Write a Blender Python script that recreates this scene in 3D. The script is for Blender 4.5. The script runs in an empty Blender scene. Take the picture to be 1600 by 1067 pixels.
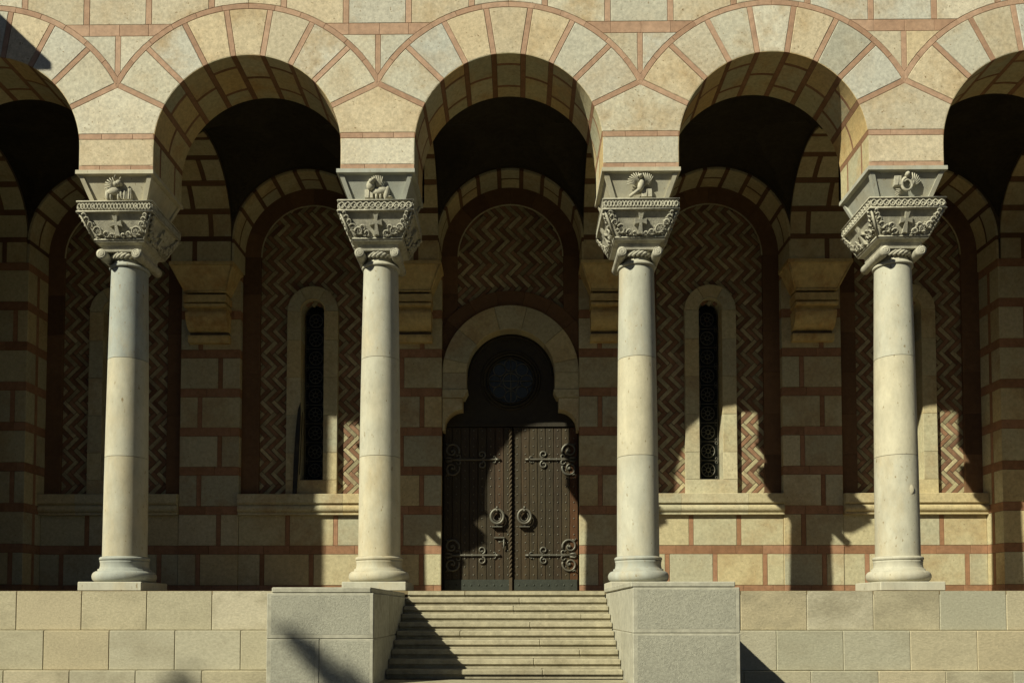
import bpy, math, random
from mathutils import Vector
R_ = math.radians
PI = math.pi
C = bpy.context.scene.collection
scene = bpy.context.scene
rnd = random.Random(7)

# ------------------------------------------------------------ camera
D = 14.36
cam_d = bpy.data.cameras.new('camera')
cam = bpy.data.objects.new('camera', cam_d); C.objects.link(cam)
cam.location = (0, -D, -0.345)
cam.rotation_euler = (R_(90 + 2.3), 0, R_(0.6))
cam_d.sensor_width = 36.0
cam_d.lens = 1350 / 1600 * 36
cam_d.shift_x = 6 / 1600
cam_d.shift_y = (900.8 - 533.5) / 1600
cam_d.clip_end = 2000
scene.camera = cam

# ------------------------------------------------------------ light
SUN = Vector((1.08, 1.0, -1.03)).normalized()      # direction the light travels
EL = math.asin(-SUN.z)
AZ = math.atan2(-SUN.x, -SUN.y)
w = bpy.data.worlds.new('World'); scene.world = w
w.use_nodes = True
nt = w.node_tree
bg = nt.nodes['Background']
sky = nt.nodes.new('ShaderNodeTexSky'); sky.sky_type = 'NISHITA'
sky.sun_disc = False; sky.sun_elevation = EL; sky.sun_rotation = AZ
sky.air_density = 0.4; sky.dust_density = 0.3; sky.altitude = 1200; sky.ozone_density = 1.0
nt.links.new(sky.outputs[0], bg.inputs[0]); bg.inputs[1].default_value = 0.05
sun_d = bpy.data.lights.new('sun', 'SUN'); sun_d.energy = 5.0; sun_d.angle = R_(0.5)
sun_d.color = (1.0, 0.96, 0.76)
sun = bpy.data.objects.new('sun', sun_d); C.objects.link(sun)
sun.rotation_euler = SUN.to_track_quat('-Z', 'Y').to_euler()
sun.location = (-20, -20, 25)
scene.view_settings.view_transform = 'Standard'
scene.view_settings.look = 'None'
scene.view_settings.exposure = 0.30
scene.view_settings.gamma = 1.0

# ------------------------------------------------------------ materials
def mat(name, cols, rough=0.85, bump=0.25, bscale=60, stain=(0.30, 0.22, 0.10), stain_amt=0.25,
        mottled=0.25, coarse=1.2, metal=0.0, fine=9.0, spots=0.0, bdist=0.01, spec=0.3, stretch=None):
    m = bpy.data.materials.new(name); m.use_nodes = True
    N = m.node_tree.nodes; L = m.node_tree.links
    b = N['Principled BSDF']; b.inputs['Roughness'].default_value = rough
    b.inputs['Metallic'].default_value = metal
    b.inputs['Specular IOR Level'].default_value = spec
    geo = N.new('ShaderNodeNewGeometry'); pos = geo.outputs['Position']
    if stretch:
        vm = N.new('ShaderNodeVectorMath'); vm.operation = 'MULTIPLY'; vm.inputs[1].default_value = stretch
        L.new(pos, vm.inputs[0]); pos = vm.outputs[0]
    at = N.new('ShaderNodeAttribute'); at.attribute_name = 'tint'
    sep = N.new('ShaderNodeSeparateColor'); L.new(at.outputs['Color'], sep.inputs[0])
    ramp = N.new('ShaderNodeValToRGB'); ramp.color_ramp.interpolation = 'LINEAR'
    el = ramp.color_ramp.elements
    while len(el) > 1: el.remove(el[-1])
    el[0].position = 0; el[0].color = (*cols[0], 1)
    for i, c in enumerate(cols[1:]):
        e = el.new((i + 1) / max(1, len(cols) - 1)); e.color = (*c, 1)
    L.new(sep.outputs[0], ramp.inputs[0])
    def noise(scale, detail, rough_=0.6, shift=None):
        n = N.new('ShaderNodeTexNoise'); n.inputs['Scale'].default_value = scale
        n.inputs['Detail'].default_value = detail; n.inputs['Roughness'].default_value = rough_
        if shift is None:
            L.new(pos, n.inputs['Vector'])
        else:                                        # every stone gets its own cut of the noise
            v = N.new('ShaderNodeVectorMath'); v.operation = 'ADD'
            sc = N.new('ShaderNodeVectorMath'); sc.operation = 'SCALE'; sc.inputs['Scale'].default_value = 37
            L.new(at.outputs['Color'], sc.inputs[0])
            L.new(pos, v.inputs[0]); L.new(sc.outputs[0], v.inputs[1]); L.new(v.outputs[0], n.inputs['Vector'])
        return n
    def mr(src, a, b_, c, d):
        r = N.new('ShaderNodeMapRange'); r.inputs[1].default_value = a; r.inputs[2].default_value = b_
        r.inputs[3].default_value = c; r.inputs[4].default_value = d; L.new(src, r.inputs[0]); return r.outputs[0]
    n1 = noise(coarse, 5, 0.65, 1)
    mx = N.new('ShaderNodeMix'); mx.data_type = 'RGBA'
    pst = N.new('ShaderNodeMath'); pst.operation = 'MULTIPLY'       # some stones are stained far more than others
    L.new(mr(n1.outputs[0], 0.44, 0.66, 0, stain_amt*1.2), pst.inputs[0]); L.new(mr(sep.outputs[1], 0.1, 0.95, .25, 1), pst.inputs[1])
    L.new(pst.outputs[0], mx.inputs[0])
    L.new(ramp.outputs[0], mx.inputs[6]); mx.inputs[7].default_value = (*stain, 1)
    n2 = noise(fine, 6, 0.75, 1)
    mul = N.new('ShaderNodeMix'); mul.data_type = 'RGBA'; mul.blend_type = 'MULTIPLY'; mul.inputs[0].default_value = 1
    L.new(mx.outputs[2], mul.inputs[6])
    cc = N.new('ShaderNodeCombineColor')
    v = mr(n2.outputs[0], 0.3, 0.7, 1 - mottled, 1 + mottled * 0.5)
    for i in range(3): L.new(v, cc.inputs[i])
    L.new(cc.outputs[0], mul.inputs[7])
    out = mul.outputs[2]
    if spots:
        n4 = noise(22, 3, 0.5, 1)
        mx2 = N.new('ShaderNodeMix'); mx2.data_type = 'RGBA'
        L.new(mr(n4.outputs[0], 0.66, 0.74, 0, spots), mx2.inputs[0])
        L.new(out, mx2.inputs[6]); mx2.inputs[7].default_value = (stain[0]*.5, stain[1]*.5, stain[2]*.5, 1)
        out = mx2.outputs[2]
    L.new(out, b.inputs['Base Color'])
    n3 = noise(bscale, 4, 0.7)
    add = N.new('ShaderNodeMath'); add.operation = 'ADD'
    L.new(n3.outputs[0], add.inputs[0]); L.new(n2.outputs[0], add.inputs[1])
    bp = N.new('ShaderNodeBump'); bp.inputs['Strength'].default_value = bump; bp.inputs['Distance'].default_value = bdist
    L.new(add.outputs[0], bp.inputs['Height']); L.new(bp.outputs[0], b.inputs['Normal'])
    return m

M_CREAM = mat('limestone', [(.60,.55,.41), (.52,.50,.40), (.63,.52,.34), (.40,.395,.32), (.67,.62,.48), (.50,.50,.43), (.60,.48,.29), (.64,.60,.48)],
              stain=(.42,.29,.14), stain_amt=0.62, mottled=0.34, spots=0.95, bump=.5, coarse=1.3, fine=16)
M_PINK = mat('red_sandstone', [(.44,.285,.185), (.49,.325,.22), (.38,.235,.15), (.46,.30,.20)], stain=(.30,.17,.10), stain_amt=.3,
             mottled=.3, bump=.4)
M_REDB = mat('red_sandstone_shaded', [(.14,.076,.038), (.18,.10,.05), (.10,.055,.028)], stain=(.10,.055,.03), stain_amt=.4)  # same red stone as the joints, its shade painted in by darkening
M_BPINK = mat('porch_red_shaded', [(.32,.17,.09), (.37,.205,.12), (.26,.135,.07)], stain=(.20,.11,.05), stain_amt=.4, mottled=.3, bump=.4)  # red sandstone darkened, so the porch shade sits in the colour
M_BCREAM = mat('porch_limestone_shaded', [(.53,.475,.29), (.47,.44,.29), (.55,.455,.25), (.40,.385,.27), (.58,.52,.335)],  # limestone toned darker and yellower: porch shade and warm bounce painted in
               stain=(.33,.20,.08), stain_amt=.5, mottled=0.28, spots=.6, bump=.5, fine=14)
M_SPINK = mat('soffit_red_shaded', [(.27,.145,.08), (.31,.175,.10), (.22,.115,.06)], stain=(.20,.11,.05), stain_amt=.4, mottled=.3, bump=.4)  # arch joint stone darkened, shade of the soffit painted in
M_SCREAM = mat('soffit_limestone_shaded', [(.54,.47,.27), (.47,.44,.28), (.58,.43,.20), (.40,.385,.26), (.60,.53,.34)],  # arch limestone toned warm: soffit shade and bounce put into the colour
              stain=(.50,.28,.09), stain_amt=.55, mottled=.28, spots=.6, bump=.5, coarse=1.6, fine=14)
M_JOINT = mat('pale_joint', [(.27,.245,.17)], bump=.3)
M_MORTAR = mat('mortar', [(.10,.075,.05)], bump=.2)
M_COL = mat('column_limestone', [(.50,.475,.37), (.47,.46,.37), (.52,.48,.35), (.36,.38,.34)], stain=(.45,.34,.17), stain_amt=.4,
            mottled=0.2, coarse=2.0, spots=0.9, bump=.3, bscale=90, fine=5, stretch=(1, 1, .45))
M_CARVE = mat('carved_limestone', [(.50,.47,.36), (.45,.43,.34)], stain=(.18,.17,.135), stain_amt=.5, mottled=.4, coarse=5, bump=.5)
M_GRAN = mat('hammered_stone', [(.50,.45,.31), (.46,.42,.29), (.51,.45,.30), (.41,.395,.29), (.54,.49,.355), (.49,.42,.27)], stain=(.30,.265,.175),
             stain_amt=0.8, mottled=0.26, bump=0.8, bscale=100, fine=26, coarse=1.1, bdist=.012, stretch=(.8, 1, 1.5))
M_GREY = mat('grey_granite', [(.40,.39,.31), (.42,.41,.325)], stain=(.24,.235,.19), stain_amt=.5, mottled=0.30, bump=0.9, bscale=130,
             fine=34, bdist=.012)
M_GREYS = mat('grey_granite_smooth', [(.42,.405,.32)], stain=(.25,.235,.17), stain_amt=.5, mottled=.3, bump=.4, bscale=80)
M_STEP = mat('step_stone', [(.42,.38,.26), (.38,.345,.235), (.45,.405,.28)], stain=(.24,.205,.13), stain_amt=.6, mottled=.35, bump=.4)
M_BRICKL = mat('cream_brick', [(.46,.40,.23), (.39,.35,.205), (.52,.44,.26), (.28,.25,.145), (.44,.37,.21)], stain=(.14,.10,.06), stain_amt=.5, mottled=.4)
M_BRICKP = mat('pink_brick', [(.27,.15,.085), (.22,.115,.062), (.32,.185,.11), (.16,.085,.048)], stain=(.12,.06,.04), stain_amt=.5, mottled=.4)
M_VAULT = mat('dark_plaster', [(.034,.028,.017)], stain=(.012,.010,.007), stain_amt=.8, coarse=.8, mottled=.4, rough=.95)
M_CORB = mat('corbel_limestone_glow', [(.56,.46,.235), (.58,.45,.205), (.52,.455,.255)], stain=(.38,.20,.06), stain_amt=.6, mottled=.3, coarse=2)  # warmer limestone copy, the glow off the sunny floor is in its colour
M_FLOOR = mat('porch_paving', [(.17,.13,.066), (.15,.11,.058), (.19,.145,.075)], rough=.7)
M_WOOD = mat('dark_oak', [(.046,.035,.018), (.055,.042,.021), (.037,.029,.016), (.09,.042,.017)], stain=(.12,.055,.025), stain_amt=.35,
             rough=.5, mottled=0.6, coarse=1.5, bump=.4, stretch=(1, 1, .06), fine=40)
M_STRIP = mat('oak_strip_lit', [(.085,.064,.037)], stain=(.05,.035,.02), stain_amt=.4)  # lighter copy of the door oak, sunlit look put into the colour
M_RGLASS = mat('old_glass', [(.028,.036,.034)], stain=(.07,.08,.08), stain_amt=.6, coarse=5, rough=.25, spec=.5, bump=.1, bscale=6)
M_HEAD = mat('dark_oak_head', [(.034,.028,.017)], stain=(.03,.02,.012), stain_amt=.3, rough=.6, mottled=.4)
M_IRON = mat('wrought_iron', [(.17,.165,.13), (.14,.135,.11)], stain=(.12,.08,.05), stain_amt=.3, rough=.5, metal=.5, bump=.3)
M_PLATE = mat('lead_plate', [(.06,.066,.052)], stain=(.06,.07,.055), stain_amt=.4, rough=.5, metal=.4)
M_GLASS = mat('dark_glass', [(.010,.013,.011)], rough=.3, spec=.15, bump=.05, bscale=8, stain_amt=0, mottled=.2)
M_GROUND = mat('dark_paving', [(.048,.041,.028)], stain=(.04,.036,.026), stain_amt=.5)
M_BARK = mat('bark', [(.09,.065,.045)], bump=.8)
M_LEAF = mat('foliage', [(.045,.075,.025), (.07,.10,.035), (.03,.055,.02)], rough=.6)
M_ROOF = mat('roof_copper', [(.12,.13,.11)], rough=.6)
M_BLACK = mat('black_board', [(.018,.018,.015)], rough=.5)

# ------------------------------------------------------------ mesh builder
class MB:
    def __init__(s):
        s.v = []; s.f = []; s.m = []; s.t = []; s.mats = []; s.sm = []
    def mi(s, m):
        if m not in s.mats: s.mats.append(m)
        return s.mats.index(m)
    def add(s, vs, fs, m, tint=None, smooth=False):
        if tint is None: tint = rt()
        o = len(s.v); s.v += [tuple(p) for p in vs]; i = s.mi(m)
        for f in fs:
            s.f.append([o + k for k in f]); s.m.append(i); s.t.append(tint); s.sm.append(smooth)
    def box(s, a, b, m, tint=None, ch=0.0):
        x0, y0, z0 = a; x1, y1, z1 = b
        if ch <= 0:
            vs = [(x, y, z) for z in (z0, z1) for y in (y0, y1) for x in (x0, x1)]
            s.add(vs, [(0,2,3,1), (4,5,7,6), (0,1,5,4), (2,6,7,3), (0,4,6,2), (1,3,7,5)], m, tint); return
        c = ch; X = (x0, x1); Y = (y0, y1); Z = (z0, z1); vs = []; idx = {}
        sg = (1, -1)
        for i in (0, 1):
            for j in (0, 1):
                for k in (0, 1):
                    p = (X[i], Y[j], Z[k])
                    for ax in range(3):            # vertex lying on the face perpendicular to ax
                        q = [X[i] + c*sg[i], Y[j] + c*sg[j], Z[k] + c*sg[k]]; q[ax] = p[ax]
                        idx[(i,j,k,ax)] = len(vs); vs.append(tuple(q))
        fs = []
        for ax in range(3):
            o = [a_ for a_ in range(3) if a_ != ax]
            for e in (0, 1):
                loop = []
                for (p, q) in ((0,0), (1,0), (1,1), (0,1)):
                    t = [0,0,0]; t[ax] = e; t[o[0]] = p; t[o[1]] = q
                    loop.append(idx[(*t, ax)])
                fs.append(loop if (e == 1) == (ax != 1) else loop[::-1])
        for ax in range(3):                        # edges parallel to ax
            o = [a_ for a_ in range(3) if a_ != ax]
            for p in (0, 1):
                for q in (0, 1):
                    t0 = [0,0,0]; t0[o[0]] = p; t0[o[1]] = q; t1 = list(t0); t1[ax] = 1
                    fs.append([idx[(*t0, o[0])], idx[(*t1, o[0])], idx[(*t1, o[1])], idx[(*t0, o[1])]])
        for i in (0, 1):
            for j in (0, 1):
                for k in (0, 1): fs.append([idx[(i,j,k,0)], idx[(i,j,k,1)], idx[(i,j,k,2)]])
        s.add(vs, fs, m, tint)
    def lathe(s, prof, cx, cy, m, n=40, tint=None, smooth=True, mod=None):
        vs = []; fs = []
        for (r, z) in prof:
            for k in range(n):
                a = 2*PI*k/n
                vs.append((cx + r*math.cos(a), cy + r*math.sin(a), z))
        for i in range(len(prof)-1):
            for k in range(n):
                k2 = (k+1) % n
                fs.append((i*n+k, i*n+k2, (i+1)*n+k2, (i+1)*n+k))
        if tint is None: tint = rt()
        s.add(vs, fs, m, tint, smooth)
        s.add(vs[:n], [list(range(n))[::-1]], m, tint); s.add(vs[-n:], [list(range(n))], m, tint)
    def sqloft(s, prof, cx, cy, m, tint=None):
        vs = []; fs = []
        for (h, z) in prof:
            vs += [(cx-h, cy-h, z), (cx+h, cy-h, z), (cx+h, cy+h, z), (cx-h, cy+h, z)]
        for i in range(len(prof)-1):
            for k in range(4):
                k2 = (k+1) % 4; fs.append((i*4+k, i*4+k2, i*4+4+k2, i*4+4+k))
        fs.append((3,2,1,0)); n = len(prof)*4; fs.append((n-4, n-3, n-2, n-1))
        s.add(vs, fs, m, tint)
    def tube(s, pts, r, m, n=6, tint=None, closed=False, r2=None):
        P = [Vector(p) for p in pts]; N = len(P); vs = []; fs = []
        if N < 2: return
        ref = None
        for i, p in enumerate(P):
            if closed: d = P[(i+1) % N] - P[i-1]
            else: d = P[min(i+1, N-1)] - P[max(i-1, 0)]
            if d.length < 1e-9: d = Vector((0,0,1))
            d.normalize()
            if ref is None or abs(ref.dot(d)) > .98:
                ref = Vector((0,1,0)) if abs(d.y) < .9 else Vector((1,0,0))
            a = (ref - d*ref.dot(d)).normalized(); b = d.cross(a); ref = a
            rr = r if r2 is None else r + (r2-r)*i/(N-1)
            for k in range(n):
                t = 2*PI*k/n; q = p + a*math.cos(t)*rr + b*math.sin(t)*rr; vs.append(q[:])
        seg = N if closed else N-1
        for i in range(seg):
            for k in range(n):
                k2 = (k+1) % n; j = (i+1) % N
                fs.append((i*n+k, i*n+k2, j*n+k2, j*n+k))
        if not closed:
            fs.append(list(range(n))[::-1]); fs.append([(N-1)*n+k for k in range(n)])
        s.add(vs, fs, m, tint, True)
    def ell(s, c, r, m, rot=0.0, n=10, tint=None):
        vs = []; fs = []; h = n//2
        ca, sa = math.cos(rot), math.sin(rot)
        for i in range(h+1):
            ph = PI*i/h
            for k in range(n):
                a = 2*PI*k/n
                x = r[0]*math.sin(ph)*math.cos(a); y = r[1]*math.sin(ph)*math.sin(a); z = r[2]*math.cos(ph)
                vs.append((c[0] + x*ca - z*sa, c[1] + y, c[2] + x*sa + z*ca))
        for i in range(h):
            for k in range(n):
                k2 = (k+1) % n; fs.append((i*n+k, (i+1)*n+k, (i+1)*n+k2, i*n+k2))
        s.add(vs, fs, m, tint, True)
    # flat stone: polygon in (u, v), extruded along w with a small chamfer; mp maps (u, v, w) to space
    def stone(s, poly, m, mp, depth=.06, gap=.0035, ch=.006, tint=None):
        poly = clean(poly)
        if len(poly) < 3: return
        a = inset(poly, gap); b = inset(poly, gap + ch); n = len(a)
        q = rnd.uniform(.002, .0045); b = [(x + rnd.uniform(-q, q), y + rnd.uniform(-q, q)) for x, y in b]
        vs = [mp(u, v, depth) for u, v in a] + [mp(u, v, ch*.8) for u, v in a] + [mp(u, v, 0) for u, v in b]
        fs = []
        for i in range(n):
            j = (i+1) % n
            fs.append((i, j, n+j, n+i)); fs.append((n+i, n+j, 2*n+j, 2*n+i))
        fs.append([2*n+i for i in range(n)])
        s.add(vs, fs, m, tint)
    # curved stone: rectangle in (u, v) with nu slices along u
    def patch(s, u0, u1, v0, v1, m, mp, nu=4, depth=.05, gap=.0035, tint=None, gu=None):
        gu = gap if gu is None else gu
        u0 += gu; u1 -= gu; v0 += gap; v1 -= gap
        if u1 <= u0 or v1 <= v0: return
        us = [u0 + (u1-u0)*i/nu for i in range(nu+1)]
        vs = []; fs = []
        for u in us: vs += [mp(u, v0, depth), mp(u, v0, 0), mp(u, v1, 0), mp(u, v1, depth)]
        for i in range(nu):
            o = i*4
            for k in range(3): fs.append((o+k, o+k+1, o+5+k, o+4+k))
        fs.append((0,1,2,3)); fs.append((nu*4+3, nu*4+2, nu*4+1, nu*4))
        s.add(vs, fs, m, tint)
    def build(s, name, parent=None, label=None, cat=None, group=None, kind=None):
        me = bpy.data.meshes.new(name)
        me.from_pydata(s.v, [], s.f)
        for m in s.mats: me.materials.append(m)
        me.polygons.foreach_set('material_index', s.m)
        me.polygons.foreach_set('use_smooth', s.sm)
        ca = me.color_attributes.new('tint', 'FLOAT_COLOR', 'CORNER')
        buf = []
        for p, t in zip(me.polygons, s.t):
            buf += [t[0], t[1], t[2], 1.0]*p.loop_total
        ca.data.foreach_set('color', buf)
        me.update()
        o = bpy.data.objects.new(name, me); C.objects.link(o)
        if parent: o.parent = parent
        if label: o['label'] = label
        if cat: o['category'] = cat
        if group: o['group'] = group
        if kind: o['kind'] = kind
        return o

def rt(): return (rnd.random(), rnd.random(), rnd.random())
def thing(name, label, cat, loc=(0,0,0), group=None):
    o = bpy.data.objects.new(name, None); C.objects.link(o); o.location = (0,0,0)
    o['label'] = label; o['category'] = cat
    if group: o['group'] = group
    return o
def area(p): return sum(p[i][0]*p[(i+1) % len(p)][1] - p[(i+1) % len(p)][0]*p[i][1] for i in range(len(p)))/2
def clean(p):
    q = []
    for a in p:
        if not q or math.hypot(a[0]-q[-1][0], a[1]-q[-1][1]) > 1e-4: q.append(a)
    if len(q) > 1 and math.hypot(q[0][0]-q[-1][0], q[0][1]-q[-1][1]) < 1e-4: q.pop()
    if len(q) > 2 and area(q) < 0: q = q[::-1]
    return q
def inset(p, d):
    n = len(p); out = []
    for i in range(n):
        a = Vector(p[i-1]); b = Vector(p[i]); c = Vector(p[(i+1) % n])
        e1 = (b-a).normalized(); e2 = (c-b).normalized()
        n1 = Vector((-e1.y, e1.x)); n2 = Vector((-e2.y, e2.x))
        k = 1 + n1.dot(n2)
        k = max(k, .35)
        out.append(tuple(b + (n1+n2)*(d/k)))
    return out
def clip(poly, a, b, c):
    """keep the side a*x + b*y <= c"""
    out = []; n = len(poly)
    for i in range(n):
        p = poly[i]; q = poly[(i+1) % n]
        dp = a*p[0]+b*p[1]-c; dq = a*q[0]+b*q[1]-c
        if dp <= 0: out.append(p)
        if (dp < 0 < dq) or (dq < 0 < dp):
            t = dp/(dp-dq); out.append((p[0]+(q[0]-p[0])*t, p[1]+(q[1]-p[1])*t))
    return out
def facing(Y): return lambda u, v, w_: (u, Y + w_, v)
def side_map(X, sgn):       # u runs along +Y ; surface looks towards sgn*X
    return lambda u, v, w_: (X - sgn*w_, u, v)

# ------------------------------------------------------------ dimensions (metres)
COLX = [-11.32, -6.85, -2.40, 2.10, 6.585, 11.05]
BAYX = [-9.07, -4.60, -0.145, 4.34, 8.80]
RA, ZA = 1.60, 7.56                 # arcade arch
RE, ZE = 2.50, 7.47                 # its extrados
TH = 1.25                           # arcade wall thickness
YP, YF = 4.68, 4.05                 # pier face, face of the corbelled vault arches
RB, ZB = 1.55, 7.68                 # blind arches
PIERS = [(-13.8, -10.62), (-7.52, -6.19), (-3.01, -1.68), (1.38, 2.77), (5.88, 7.19), (10.34, 13.6)]
PT, PP, PH = 0.235, 0.878, 0.19     # red bands: top of the lowest, pitch, height

church = thing('church_portico', 'cream and red striped stone church front with arcade, columns and dark iron bound door', 'church')

# ------------------------------------------------------------ coursed masonry
def coursed(mb, mp, u0, u1, v0, v1, cream=M_BCREAM, red=M_PINK, pitch=1.09, phase=0.0, short=None, flip=False, jw=.10):
    k = -2
    while PT + k*PP < v1 + 1:
        top = PT + k*PP; a = max(top-PH, v0); b = min(top, v1)
        if b - a > .03:                                    # red band
            u = u0
            while u < u1 - 1e-6:
                l = min(u1, u + rnd.uniform(.45, .8))
                if u1 - l < .15: l = u1
                mb.stone([(u,a), (l,a), (l,b), (u,b)], red, mp, gap=.0025, ch=.004); u = l
        a = max(top, v0); b = min(top + PP - PH, v1)
        if b - a > .03:                                    # pale course with red uprights
            js = []
            if short is not None:
                W = u1-u0; f = short if (k % 2 == 0) != flip else 1-short
                js = [u0 + W*f]
            else:
                j = math.floor((u0-phase)/pitch)*pitch + phase + (pitch/2 if k % 2 else 0)
                while j < u1 - .15:
                    if j > u0 + .15: js.append(j + rnd.uniform(-.03, .03))
                    j += pitch
            e = [u0]
            for j in js:
                mb.stone([(j-jw/2,a), (j+jw/2,a), (j+jw/2,b), (j-jw/2,b)], red, mp, gap=.0025, ch=.004)
                e += [j-jw/2, j+jw/2]
            e.append(u1)
            for i in range(0, len(e), 2):
                mb.stone([(e[i],a), (e[i+1],a), (e[i+1],b), (e[i],b)], cream, mp, gap=.004, ch=.007)
        k += 1

# ------------------------------------------------------------ arcade front
JT = .090   # red joint width
def arch_top(x, i):
    d = abs(x - BAYX[i]); return ZA + math.sqrt(max(0, RA*RA - d*d))
def ray_hit_ext(cx, a, off, mid_l, mid_r):
    """point where the joint line (angle a, shifted by off) leaves the ring"""
    dx, dz = math.cos(a), math.sin(a); ox, oz = cx - dz*off, ZA + dx*off
    bx, bz = ox-cx, oz-ZE; B = bx*dx + bz*dz; Cc = bx*bx + bz*bz - RE*RE
    t = -B + math.sqrt(B*B - Cc)
    if dx > 1e-6: t = min(t, (mid_r-ox)/dx)
    if dx < -1e-6: t = min(t, (mid_l-ox)/dx)
    return (ox + dx*t, oz + dz*t)
def ray_hit_int(cx, a, off):
    t = math.sqrt(RA*RA - off*off); return (cx + math.cos(a)*t - math.sin(a)*off, ZA + math.sin(a)*t + math.cos(a)*off)
def norm_ang(p, cx): return math.atan2(p[1]-ZA, p[0]-cx)
F0 = facing(0.0)
JA = [R_(x) for x in (26, 45, 63, 81, 99, 117, 135, 154)]
MIDS = [-11.36] + [(BAYX[i]+BAYX[i+1])/2 for i in range(4)] + [11.04]
def soffit_map(cx, R, Z, y0, zlow):
    # u: arc length from the right springing, negative below it; v: depth
    def f(u, v, w_):
        L = PI*R
        if u < 0: return (cx + R + w_, y0 + v, Z + u)
        if u > L: return (cx - R - w_, y0 + v, Z - (u - L))
        a = u/R; return (cx + (R+w_)*math.cos(a), y0 + v, Z + (R+w_)*math.sin(a))
    return f
def soffit(mb, mp, us, width, red, cream, jt=JT, split=((.5,), (.24, .74)), cj=.055, flip=0):
    """us: joint centres along u, first and last are the ends"""
    n = len(us)
    for i in range(n-1):
        a = us[i] + (jt/2 if i > 0 else 0); b = us[i+1] - (jt/2 if i < n-2 else 0)
        if i > 0: mb.patch(us[i]-jt/2, us[i]+jt/2, 0, width, red, mp, nu=1, gap=.0025)
        if b - a < .02: continue
        sp = split[(i+flip) % 2]; e = [0]
        for q in sp:
            c = q*width
            mb.patch(a, b, c-cj/2, c+cj/2, red, mp, nu=4, gap=.0025); e += [c-cj/2, c+cj/2]
        e.append(width)
        for k in range(0, len(e), 2): mb.patch(a, b, e[k], e[k+1], cream, mp, nu=4)
for i, cx in enumerate(BAYX):
    mb = MB(); ml, mr_ = MIDS[i], MIDS[i+1]
    # voussoirs
    for k in range(len(JA)-1):
        a0, a1 = JA[k], JA[k+1]
        p0i, p1i = ray_hit_int(cx, a0, JT/2), ray_hit_int(cx, a1, -JT/2)
        p0e, p1e = ray_hit_ext(cx, a0, JT/2, ml, mr_), ray_hit_ext(cx, a1, -JT/2, ml, mr_)
        A0, A1 = norm_ang(p0i, cx), norm_ang(p1i, cx)
        inner = [(cx + RA*math.cos(A0+(A1-A0)*t/6), ZA + RA*math.sin(A0+(A1-A0)*t/6)) for t in range(7)]
        b0 = norm_ang(p0e, cx); b1 = norm_ang(p1e, cx)
        outer = [p0e]
        for t in range(1, 8): outer.append(ray_hit_ext(cx, b0+(b1-b0)*t/8, 0, ml, mr_))
        outer.append(p1e)
        # corner of the ring where it meets its neighbour
        zc = ZE + math.sqrt(max(0, RE*RE - (mr_-cx)**2)); cr = (mr_, zc)
        zc2 = ZE + math.sqrt(max(0, RE*RE - (ml-cx)**2)); cl = (ml, zc2)
        ins = []
        for j in range(len(outer)-1):
            ins.append(outer[j])
            for cp in (cr, cl):
                if min(outer[j][0], outer[j+1][0]) - 1e-6 <= cp[0] <= max(outer[j][0], outer[j+1][0]) + 1e-6 and \
                   min(norm_ang(outer[j], cx), norm_ang(outer[j+1], cx)) < norm_ang(cp, cx) < max(norm_ang(outer[j], cx), norm_ang(outer[j+1], cx)):
                    ins.append(cp)
        ins.append(outer[-1])
        mb.stone(inner[::-1] + ins, M_CREAM, F0, ch=.008, gap=.004)
    # radial red joints
    for a in JA:
        p = [ray_hit_int(cx, a, -JT/2), ray_hit_ext(cx, a, -JT/2, ml, mr_), ray_hit_ext(cx, a, JT/2, ml, mr_), ray_hit_int(cx, a, JT/2)]
        mb.stone(p, M_PINK, F0, gap=.0025, ch=.004)
    # soffit, springing to springing
    L = PI*RA; low = ZA - 7.155
    us = [-low, -low+.04, .145+.04] + [a*RA for a in JA] + [L-.145-.04, L+low-.04, L+low]
    us = [-low+.0, .18] + [a*RA for a in JA] + [L-.18, L+low]
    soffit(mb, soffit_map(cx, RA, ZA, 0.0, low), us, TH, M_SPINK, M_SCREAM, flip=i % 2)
    mb.build('arch', church)

# wall over the arches: backing, ring mouldings, spandrel stones, springer stones
mb = MB()
ZT = 13.2
for i, cx in enumerate(BAYX):
    xs = [cx - RA*math.cos(PI*t/48) for t in range(49)]
    for yb, rev in ((.045, False), (TH, True)):
        for j in range(48):
            x0, x1 = xs[j], xs[j+1]; z0, z1 = arch_top(x0, i)+.03, arch_top(x1, i)+.03
            q = [(x0,yb,z0), (x1,yb,z1), (x1,yb,ZT), (x0,yb,ZT)]
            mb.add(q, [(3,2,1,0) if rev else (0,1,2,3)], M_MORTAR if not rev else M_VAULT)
    vs = []
    for a in range(49):
        t = PI*a/48; vs += [(cx + (RA+.03)*math.cos(t), .045, ZA + (RA+.03)*math.sin(t)), (cx + (RA+.03)*math.cos(t), TH, ZA + (RA+.03)*math.sin(t))]
    mb.add(vs, [(2*a, 2*a+1, 2*a+3, 2*a+2) for a in range(48)], M_MORTAR)
for i, X in enumerate(COLX):        # solid between two arches
    xl = BAYX[i-1] + RA + .02 if i > 0 else X - 2.6
    xr = BAYX[i] - RA - .02 if i < 5 else X + 2.6
    mb.box((xl, .045, 7.16), (xr, TH, ZT-.002), M_MORTAR)
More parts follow.
